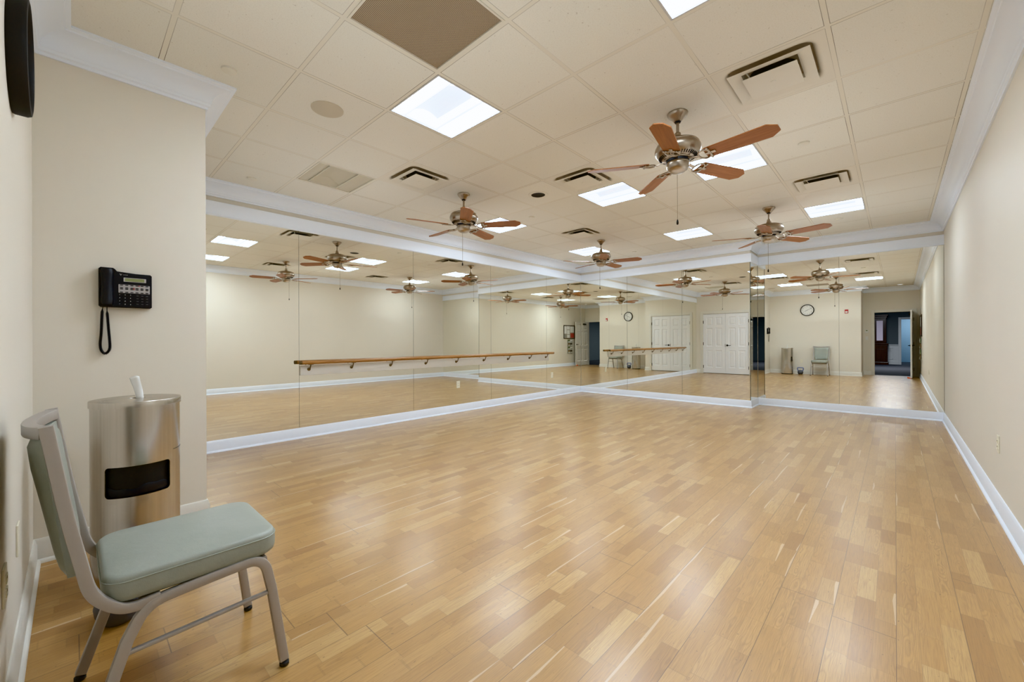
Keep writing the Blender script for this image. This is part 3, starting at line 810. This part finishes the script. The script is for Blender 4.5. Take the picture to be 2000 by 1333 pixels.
# back cushion: curved pad between the uprights, bulging to the rear
bm = BM(); NU, NV = 14, 16
def backpt(u_, v_, side):
    z_ = .515 + .402 * v_; yline = -.003 - .047 * ((z_ - .52) / .40)
    hw = .176 + .014 * v_ if v_ > .25 else .155 + (.179 - .155) * (v_ / .25)**.6
    x_ = u_ * hw; bow = .026 * (1 - u_ * u_) * min(1., .25 + v_)
    if v_ > .9: z_ -= .018 * (1 - abs(u_))**1.2
    edge_ = (1 - abs(u_)**6) * (1 - abs(2 * v_ - 1)**8)
    th = .005 + (.018 if side > 0 else .013) * max(0, edge_)**.5
    return (x_, yline - bow + side * th - .25 + (.008 if side > 0 else -.003), z_)
for side in (1, -1):
    G = [[bm.verts.new(backpt(-1 + 2*a/NU, b/NV, side)) for b in range(NV + 1)] for a in range(NU + 1)]
    for a in range(NU):
        for b in range(NV): bm.faces.new((G[a][b], G[a+1][b], G[a+1][b+1], G[a][b+1]))
    if side == 1: G1 = G
for a in range(NU):
    bm.faces.new((G1[a][0], G1[a+1][0], G[a+1][0], G[a][0])); bm.faces.new((G1[a][NV], G1[a+1][NV], G[a+1][NV], G[a][NV]))
for b in range(NV):
    bm.faces.new((G1[0][b], G1[0][b+1], G[0][b+1], G[0][b])); bm.faces.new((G1[NU][b], G1[NU][b+1], G[NU][b+1], G[NU][b]))
obj('backrest', bm, M['vinyl'], t, True)

# ------------------------------------------------------------------ steel bin / wipe dispenser
BX, BY, BR, BH = -2.755, .222, .168, .875
t = thing('waste_bin', 'round brushed steel waste bin with wipe dispenser lid behind the chair', 'waste bin', (BX, BY, 0))
face_a = math.radians(-2)        # the slot looks along +x
z0, z1, ha = .455, .598, math.radians(44)
bm = BM(); NA = 96
def cyl(a, z_): return (BR * math.cos(a + face_a), BR * math.sin(a + face_a), z_)
QA = 13; HA = 2*PI*QA/NA; ZA, ZB = .43, .625        # patch round the slot
zs_ = [.025, .20, ZA, ZB, .78, BH]
vv_ = {}
def cv(q, z_):
    key = (q % NA, z_)
    if key not in vv_: vv_[key] = bm.verts.new(cyl(2*PI*(q % NA)/NA, z_))
    return vv_[key]
for q in range(NA):
    qq = q if q < NA/2 else q - NA
    for za, zb in zip(zs_, zs_[1:]):
        if za == ZA and -QA <= qq < QA: continue
        bm.faces.new((cv(q, za), cv(q+1, za), cv(q+1, zb), cv(q, zb)))
zc = (z0 + z1) / 2
inner = rrect(2 * BR * ha, z1 - z0, .018, 6)
ring_i = []; dense = []
for (xa, ya), (xb, yb) in zip(inner, inner[1:] + inner[:1]):
    nn_ = 16 if math.hypot(xb - xa, yb - ya) > .05 else 1
    for q in range(nn_): dense.append((xa + (xb - xa) * q / nn_, ya + (yb - ya) * q / nn_))
hx, hz = BR * HA, max(ZB - zc, zc - ZA)
A_, B_ = [], []
for xa, ya in dense:
    A_.append(bm.verts.new(cyl(xa / BR, zc + ya)))
    up_, dn_ = ZB - zc, zc - ZA
    f_ = min(hx / max(abs(xa), 1e-9), (up_ if ya > 0 else dn_) / max(abs(ya), 1e-9))
    B_.append(bm.verts.new(cyl(xa * f_ / BR, zc + ya * f_)))
nD = len(dense)
R0 = [bm.verts.new(v.co) for v in A_]; R1 = []
for xa, ya in dense:
    x_, y_, z_ = cyl(xa / BR, zc + ya); R1.append(bm.verts.new((x_ * .97, y_ * .97, z_)))
for q in range(nD): bm.faces.new((R0[q], R0[(q+1) % nD], R1[(q+1) % nD], R1[q]))
for q in range(nD):
    q2 = (q + 1) % nD
    pa, pb = dense[q], dense[q2]
    bm.faces.new((A_[q], A_[q2], B_[q2], B_[q]))
    fa, fb = B_[q].co, B_[q2].co
    # outer corner filler where the boundary turns
    for sx in (1, -1):
        for zz in (ZA, ZB):
            ang_a = math.atan2(fa.y, fa.x) - face_a; ang_b = math.atan2(fb.y, fb.x) - face_a
            onv_a, onv_b = abs(ang_a - sx * HA) < 1e-4, abs(ang_b - sx * HA) < 1e-4
            onh_a, onh_b = abs(fa.z - zz) < 1e-5, abs(fb.z - zz) < 1e-5
            if (onv_a and onh_b and not onh_a) or (onh_a and onv_b and not onh_b):
                bm.faces.new((B_[q], B_[q2], bm.verts.new(cyl(sx * HA, zz))))
o = obj('body', bm, M['steel'], t, True)
obj('liner', lathe(BM(), [(0, .03), (.150, .03), (.152, .48), (.150, .70), (.150, .80), (0, .80)], 48), M['blackm'], t, True)
bm = BM()                          # black bag folded over, just visible in the slot
lathe(bm, [(.1535, .45), (.158, .47), (.1575, .492), (.1555, .497), (.153, .490)], 64)
for v in bm.verts: v.co.z += .008 * math.sin(5 * math.atan2(v.co.y, v.co.x)) + .004 * math.sin(13 * math.atan2(v.co.y, v.co.x))
obj('bag_edge', bm, M['black'], t, True)
obj('base_ring', lathe(BM(), [(0, 0), (.160, 0), (.166, .006), (.168, .026), (0, .026)], 64), M['rubber'], t, True)
obj('lid', lathe(BM(), [(.1695, BH - .006), (.1735, BH - .006), (.1735, BH + .020), (.172, BH + .023), (.160, BH + .0245), (.032, BH + .0255), (.030, BH + .018), (.024, BH + .016), (0, BH + .016)], 72), M['steel'], t, True)
obj('dispenser_hole', lathe(BM(), [(0, BH + .0168), (.022, BH + .0168), (.024, BH + .0162)], 24), M['blackm'], t, True)
bm = BM()
sweep(bm, [(BR * 1.003 * math.cos(a), BR * 1.003 * math.sin(a), .64) for a in [math.radians(50 + 4*q) for q in range(14)]], rrect(.002, .002, .0005, 1), up=(0, 0, 1))
obj('door_seam', bm, M['dark_metal'], t)
lathe_m = Matrix.Translation((BR * math.cos(math.radians(97)), BR * math.sin(math.radians(97)), .32)) @ Matrix.Rotation(math.radians(7), 4, 'Z') @ Matrix.Rotation(-PI/2, 4, 'X')
obj('lock', lathe(BM(), [(0, .004), (.009, .004), (.010, -.001)], 16, lathe_m), M['blackm'], t, True)
# the wipe standing out of the lid
bm = BM(); NU = 10; NV = 8
wz = BH + .017
G = []
for a in range(NU + 1):
    row = []
    for b in range(NV + 1):
        u_ = a / NU; v_ = b / NV; th = (v_ - .5) * 3.4
        rad = .0135 + .003 * math.sin(3 * th) * u_
        lean = .012 - .017 * u_ + .002 * math.sin(u_ * 4)
        row.append(bm.verts.new((.004 + rad * .6 * math.cos(th), rad * math.sin(th) * (1 + .25 * u_) + lean, wz + .112 * u_ + .008 * u_ * math.cos(th * 1.3))))
    G.append(row)
for a in range(NU):
    for b in range(NV): bm.faces.new((G[a][b], G[a+1][b], G[a+1][b+1], G[a][b+1]))
o = tag(obj('paper_wipe', bm, M['paper'], None, True, (BX, BY, 0)), 'white paper wipe sticking up out of the bin lid', 'paper wipe')
md = o.modifiers.new('thick', 'SOLIDIFY'); md.thickness = .0012

# kettlebell behind the chair
t = thing('kettlebell', 'slate blue kettlebell on the floor between the bin and the chair', 'kettlebell', (-2.395, .135, 0))
obj('bell', lathe(BM(), [(0, 0), (.048, 0), (.062, .012), (.076, .045), (.080, .075), (.072, .110), (.052, .136), (.03, .146), (0, .148)], 40), M['kettle'], t, True)
hp = fillet([(-.055, 0, .095), (-.085, 0, .180), (-.078, 0, .225), (.078, 0, .225), (.085, 0, .180), (.055, 0, .095)], .04, 6)
obj('handle', tube(BM(), hp, .0165, 14), mat('lavender blue enamel', (.17, .20, .36), .45), t, True)

# ------------------------------------------------------------------ wall phone
PY, PZ = .105, 1.383
t = thing('wall_phone', 'black office telephone hanging on the short cream wall', 'telephone', (XP, PY, PZ))
def slab(pts, d0, d1, bev=.004):
    """polygon given in wall coordinates (y, z), standing off the wall from d0 to d1"""
    bm = BM(); mt = Matrix(((0, 0, 1, d0), (1, 0, 0, 0), (0, 1, 0, 0), (0, 0, 0, 1)))
    prism(bm, pts, mt, d1 - d0)
    if bev:
        es = [e for e in bm.edges if all(abs(v.co.x - d1) < 1e-6 for v in e.verts)]
        bmesh.ops.bevel(bm, geom=es, offset=bev, segments=2, affect='EDGES')
    return bm
def rr(y0, y1, z0_, z1_, r=.004, n=3): return [(p[0] + (y0 + y1)/2, p[1] + (z0_ + z1_)/2) for p in rrect(y1 - y0, z1_ - z0_, r, n)]
outl = [(.008, .0), (.225, .0), (.231, .006), (.231, .196), (.224, .203), (.072, .203), (.068, .222), (.060, .228), (.008, .228), (0, .220), (0, .008)]
body = obj('body', slab(outl, .0, .042, .006), M['black'], t)
# handset with waisted grip
bm = BM(); hs = []
for q in range(15):
    v_ = q / 14; w_ = .0285 - .0050 * math.sin(PI * v_)**2; d_ = .020 - .006 * math.sin(PI * v_)
    if q in (0, 14): w_ *= .8; d_ *= .8
    hs.append([(.050 + d_ * math.cos(a) * 1.0, .034 + w_ * math.sin(a), .012 + .206 * v_) for a in [2*PI*z_/20 for z_ in range(20)]])
R_ = [[bm.verts.new(p) for p in ring] for ring in hs]
for A, B in zip(R_, R_[1:]):
    for q in range(20): bm.faces.new((A[q], A[(q+1) % 20], B[(q+1) % 20], B[q]))
bm.faces.new(R_[0][::-1]); bm.faces.new(R_[-1])
obj('handset', bm, M['black'], t, True)
scr = obj('display', slab(rr(.104, .204, .152, .176, .002), .041, .0445, 0), M['silver'], t)
obj('screen', slab(rr(.110, .196, .155, .173, .001), .0440, .0450, 0), M['lcd'], scr)
bm = BM()
TX = Matrix(((0, 0, 1, 0), (1, 0, 0, 0), (0, 1, 0, 0), (0, 0, 0, 1)))
add_text(bm, 'vertical', .0072, Matrix.Translation((.0425, .112, .192)) @ TX, .0004)
prism(bm, [(.086, .197), (.090, .197), (.0925, .191), (.0965, .197), (.098, .197), (.0930, .187), (.0918, .187)], Matrix(((0, 0, 1, .0421), (1, 0, 0, 0), (0, 1, 0, 0), (0, 0, 0, 1))), .0008)
obj('logo', bm, M['silver'], body)
strip_ = obj('line_key_strip', slab(rr(.082, .221, .085, .135, .003), .041, .0440, 0), M['silver'], t)
for r_i, zz in enumerate((.131, .1155, .108, .0895)):
    for c_i in range(6):
        yy = .095 + .0226 * c_i
        obj('line_key', box(BM(), .0435, .0462, yy - .0065, yy + .0065, zz - .0022, zz + .0022), M['black'], strip_)
for c_i, r_i in ((3, 0), (2, 1), (2, 2)):
    yy = .104 + .0226 * c_i; zz = (.131, .1155, .108)[r_i]
    obj('indicator', box(BM(), .0437, .0452, yy - .0035, yy + .0035, zz - .002, zz + .002), M['red'], strip_)
keys = '123456789*0#'
for q, chr_ in enumerate(keys):
    yy, zz = .090 + .0235 * (q % 3), .074 - .0185 * (q // 3)
    kb = obj('number_key', slab(rr(yy - .009, yy + .009, zz - .0062, zz + .0062, .002), .040, .0455, .001), M['black'], t)
    bm = BM(); add_text(bm, chr_, .0085, Matrix.Translation((.0458, yy - .003, zz)) @ TX, .0002); obj('numeral', bm, M['white'], kb)
for r_i in range(4):
    for c_i in range(3):
        yy, zz = .165 + .0215 * c_i, .067 - .0165 * r_i
        kb = obj('function_key', slab(rr(yy - .008, yy + .008, zz - .0045, zz + .0045, .0015), .040, .0450, .001), M['black'], t)
        obj('key_mark', box(BM(), .0448, .0452, yy - .005, yy + .005, zz + .0042, zz + .0052), M['silver'], kb)
# coiled cord
loop = [(.030, .016, -.010), (.026, .014, -.035), (.020, .010, -.15), (.018, .006, -.215), (.019, .011, -.252), (.021, .026, -.270), (.022, .042, -.252), (.021, .046, -.22), (.024, .040, -.12), (.030, .034, -.020)]
sp = []
P_ = [Vector(p) for p in loop]
def cat(p0, p1, p2, p3, t_): return .5 * ((2*p1) + (p2 - p0) * t_ + (2*p0 - 5*p1 + 4*p2 - p3) * t_**2 + (-p0 + 3*p1 - 3*p2 + p3) * t_**3)
for q in range(len(P_) - 1):
    a, b, c_, d_ = P_[max(q-1, 0)], P_[q], P_[q+1], P_[min(q+2, len(P_)-1)]
    for w in range(24): sp.append(cat(a, b, c_, d_, w / 24))
sp.append(P_[-1])
ln_ = [0.]
for a, b in zip(sp, sp[1:]): ln_.append(ln_[-1] + (b - a).length)
helix = []; TURN = .0042; NS = 8; tot = ln_[-1]; nt = int(tot / TURN) * NS; ii = 0
for q in range(nt + 1):
    s_ = tot * q / nt
    while ii < len(ln_) - 2 and ln_[ii+1] < s_: ii += 1
    f = (s_ - ln_[ii]) / max(1e-9, ln_[ii+1] - ln_[ii]); p = sp[ii].lerp(sp[ii+1], f); tg = (sp[ii+1] - sp[ii]).normalized()
    n1_ = (Vector((1, 0, 0)) - tg * tg.x).normalized(); n2_ = tg.cross(n1_); a = 2*PI*q/NS
    fade = min(1., s_ / .02, (tot - s_) / .02)
    helix.append(p + (n1_ * math.cos(a) + n2_ * math.sin(a)) * (.0060 * fade))
obj('coiled_cord', sweep(BM(), helix, circ(.0017, 5)), M['black'], t, True)
tube_c = BM(); tube(tube_c, [(.021, .018, .004), (.028, .016, -.012)], .0022, 6); tube(tube_c, [(.034, .034, .004), (.030, .034, -.022)], .0022, 6)
obj('cord_plug', tube_c, M['black'], t, True)

# ------------------------------------------------------------------ clock
t = thing('wall_clock', 'round black-rimmed wall clock on the wall behind the chair', 'clock', (-2.235, YC, 2.185))
def onwall(bm): bmesh.ops.transform(bm, matrix=Matrix.Rotation(-PI/2, 4, 'X'), verts=bm.verts); return bm   # local z -> +y
obj('rim', onwall(lathe(BM(), [(.176, 0), (.192, 0), (.195, .006), (.195, .036), (.190, .046), (.180, .048), (.174, .042), (.172, .030)], 72)), M['blackm'], t, True)
obj('face', onwall(lathe(BM(), [(0, .018), (.176, .018)], 64)), M['face'], t, True)
bm = BM()
WX = Matrix(((-1, 0, 0, 0), (0, 0, 1, 0), (0, 1, 0, 0), (0, 0, 0, 1)))   # text readable from +y
for h_ in range(1, 13):
    a = math.radians(30 * h_); add_text(bm, str(h_), .040, Matrix.Translation((-.130 * math.sin(a), .0185, .130 * math.cos(a))) @ WX, .0004)
for q in range(60):
    a = 2*PI*q/60; b2 = BM(); box(b2, -.0012, .0012, .0182, .0192, .154, .162 if q % 5 else .168)
    bmesh.ops.transform(b2, matrix=Matrix.Rotation(a, 4, 'Y'), verts=b2.verts); me = bpy.data.meshes.new('x'); b2.to_mesh(me); b2.free(); bm.from_mesh(me); bpy.data.meshes.remove(me)
obj('numerals', bm, M['black'], t)
for nm, ang, l_, w_, d_ in (('hour_hand', 118, .085, .008, .021), ('minute_hand', 297, .135, .006, .024)):
    bm = BM(); box(bm, -w_/2, w_/2, d_, d_ + .0015, -.025, l_)
    bmesh.ops.transform(bm, matrix=Matrix.Rotation(-math.radians(ang), 4, 'Y'), verts=bm.verts)
    obj(nm, bm, M['black'], t)
obj('hub', onwall(lathe(BM(), [(.007, .018), (.007, .027), (0, .027)], 16)), M['black'], t, True)

# ------------------------------------------------------------------ small wall fittings
def outlet(label, loc, rotz, sockets=True, material=None):
    t = thing('wall_outlet', label, 'wall outlet', loc, rotz)       # local: plate in xz, facing +y
    obj('cover_plate', box(BM(), -.035, .035, 0, .006, -.058, .058, .002), material or M['ivory'], t)
    if sockets:
        for zz in (-.02, .02):
            s_ = obj('socket', box(BM(), -.016, .016, .005, .008, zz - .014, zz + .014, .004), material or M['ivory'], t)
            bm = BM()
            for xx in (-.006, .006): box(bm, xx - .001, xx + .001, .0075, .0085, zz - .002, zz + .006)
            obj('slots', bm, M['blackm'], s_)
    return t
outlet('cream outlet low on the right wall', (XR, 4.334, .463), PI/2)
outlet('cream outlet set in the long mirror below the middle of the barre', (XL, 4.40, .455), -PI/2)
outlet('cream outlet set in the long mirror past the far end of the barre', (XL, 6.963, .450), -PI/2)
outlet('cream blank cover plate low on the clock wall between bin and chair', (-2.40, YC, .44), 0, False)
outlet('cream outlet low on the clock wall behind the chair', (-1.95, YC, .447), 0)
t = thing('fire_alarm', 'red fire alarm strobe on the clock wall near the alcove corner', 'fire alarm', (-1.20, YC - .002, 2.09))
obj('backplate', box(BM(), -.045, .045, 0, .022, -.062, .062, .005), M['red'], t)
obj('strobe_lens', box(BM(), -.030, .030, .022, .040, -.045, .005, .006), M['white'], t)
obj('horn', box(BM(), -.030, .030, .022, .027, .018, .05, .002), M['red'], t)
t = thing('thermostat', 'small white thermostat on the entry wall beside the door casing', 'thermostat', (-.745, YA - .002, 1.45))
obj('case', box(BM(), -.04, .04, 0, .025, -.055, .055, .005), M['white'], t)
obj('screen', box(BM(), -.022, .022, .025, .0265, .005, .035), M['lcd'], t)
t = thing('light_switch', 'white light switch on the entry wall below the thermostat', 'light switch', (-.745, YA, 1.22))
obj('cover_plate', box(BM(), -.035, .035, 0, .006, -.058, .058, .002), M['white'], t)
obj('toggle', box(BM(), -.005, .005, .006, .016, -.004, .012, .001), M['white'], t)

# notice board on the right wall by the door, seen only in the mirrors
NY, NZ = .10, 1.575
t = thing('notice_board', 'framed notice board on the right wall near the entry door', 'notice board', (XR, NY, NZ))
hw, hh = .45, .315
bm = BM()
for a, b, c_, d_ in ((-hw, hw, hh - .03, hh), (-hw, hw, -hh, -hh + .03), (-hw, -hw + .03, -hh + .03, hh - .03), (hw - .03, hw, -hh + .03, hh - .03)): box(bm, -.025, 0, a, b, c_, d_, .003)
obj('frame', bm, M['frame'], t)
obj('cork', box(BM(), -.012, 0, -hw + .03, hw - .03, -hh + .03, hh - .03), mat('grey board', (.42, .38, .32), .8), t)
pink = mat('red notice', (.45, .10, .09), .7); grey = mat('grey notice', (.30, .30, .27), .7)
# right wall faces -x: positive y is to the right as seen by a viewer in the alcove looking at it ... placed as the mirrors show
for (a, b, c_, d_), mt_, lab in (((.22, .40, -.08, .26), M['paper'], 'tall white notice on the notice board at its far end'), ((.24, .40, -.27, -.11), grey, 'dark grey notice in the lower far corner of the notice board'),
        ((-.04, .19, .12, .27), M['paper'], 'white notice at the top middle of the notice board'), ((-.03, .18, -.10, .09), M['paper'], 'white notice in the middle of the notice board'),
        ((-.03, .17, -.27, -.13), M['paper'], 'white notice at the bottom middle of the notice board'), ((-.39, -.08, -.02, .26), M['paper'], 'large white notice at the door end of the notice board'), ((-.39, -.10, -.27, -.06), pink, 'red notice in the lower door-side corner of the notice board')):
    tag(obj('notice_sheet', box(BM(), XR - .0145, XR - .0125, NY + a, NY + b, NZ + c_, NZ + d_), mt_), lab, 'notice', 'notices on the board')
t = thing('brochure_rack', 'hanging clear rack of leaflets below the notice board', 'leaflet rack', (XR + .002, .06, .90))
bm = BM(); box(bm, -.012, 0, -.19, .19, -.34, .33, .003)
obj('back_panel', bm, mat('rack grey', (.42, .42, .38), .4), t)
for r_i in range(4):
    for c_i in range(2):
        yy, zz = -.095 + .19 * c_i, -.27 + .165 * r_i
        obj('pocket', box(BM(), -.045, -.042, yy - .08, yy + .08, zz - .05, zz + .03), mat('clear pocket', (.55, .55, .5), .15), t)
        tag(obj('leaflet', box(BM(), XR - .038, XR - .020, .06 + yy - .07, .06 + yy + .07, .90 + zz - .045, .90 + zz + .085),
            [M['frame'], mat('green leaflet', (.16, .2, .09), .6), M['paper'], mat('brown leaflet', (.22, .15, .08), .6)][(r_i * 2 + c_i * 3) % 4]), 'leaflet standing in the rack below the notice board, %s row, %s' % (['lowest', 'second', 'third', 'topmost'][r_i], ['door side', 'far side'][c_i]), 'leaflet', 'leaflets in the rack')

# ------------------------------------------------------------------ lamps of the hall
def area(name, loc, size, power, col, rot=(0, 0, 0)):
    l = bpy.data.lights.new(name, 'AREA'); l.energy = power; l.size = size; l.color = col
    o = bpy.data.objects.new(name, l); COL.objects.link(o); o.location = loc; o.rotation_euler = rot
    return o
area('hall_lamp', (-.4, -5.6, 2.70), 1.2, 150, (.85, .9, 1.))
area('blue_room_lamp', (.6, -11.0, 2.70), .8, 60, (.75, .87, 1.))

# added fill lamps, no fixtures of the room, brighten the ceiling (emit upwards only)
for q, (x_, y_, p_) in enumerate(((-4.1, 2.0, 4.5), (-1.5, 1.0, 6), (-4.1, 4.3, 3.5), (-1.0, 4.0, 5.5), (-4.1, 6.8, 4), (-1.0, 6.8, 6.5))):
    area('ceiling_fill_lamp', (x_, y_, 1.75), 1.7, p_, (.88, .97, 1.05), (PI, 0, 0))

# ------------------------------------------------------------------ world, camera, view
w = bpy.data.worlds.new('World'); sc.world = w; w.use_nodes = True
w.node_tree.nodes['Background'].inputs[0].default_value = (.05, .055, .06, 1)
cam = bpy.data.cameras.new('Camera'); co = bpy.data.objects.new('Camera', cam); COL.objects.link(co)
yaw, rol = .7582, -.0037
fw = Vector((-math.sin(yaw), math.cos(yaw), 0)); r = Vector((math.cos(yaw), math.sin(yaw), 0)); u = Vector((0, 0, 1))
r2 = r * math.cos(rol) + u * math.sin(rol); u2 = -r * math.sin(rol) + u * math.cos(rol)
co.matrix_world = Matrix(((r2.x, u2.x, -fw.x, 0), (r2.y, u2.y, -fw.y, 0), (r2.z, u2.z, -fw.z, CAMZ), (0, 0, 0, 1)))
cam.sensor_width = 36.; cam.sensor_fit = 'HORIZONTAL'; cam.lens = 802.7 / 2000 * 36.
cam.shift_x = (1000 - 988.4) / 2000; cam.shift_y = -(666.5 - 665.9) / 2000
cam.clip_start = .01; cam.clip_end = 100
sc.camera = co
sc.view_settings.view_transform = 'Khronos PBR Neutral'
sc.view_settings.look = 'None'
sc.view_settings.exposure = 0.; sc.view_settings.gamma = 1.
cy = sc.cycles
cy.max_bounces = 18; cy.diffuse_bounces = 6; cy.glossy_bounces = 14; cy.transmission_bounces = 6
cy.caustics_reflective = True; cy.blur_glossy = .6; cy.sample_clamp_indirect = 6.
cy.use_denoising = True
try: cy.denoiser = 'OPENIMAGEDENOISE'
except Exception: pass
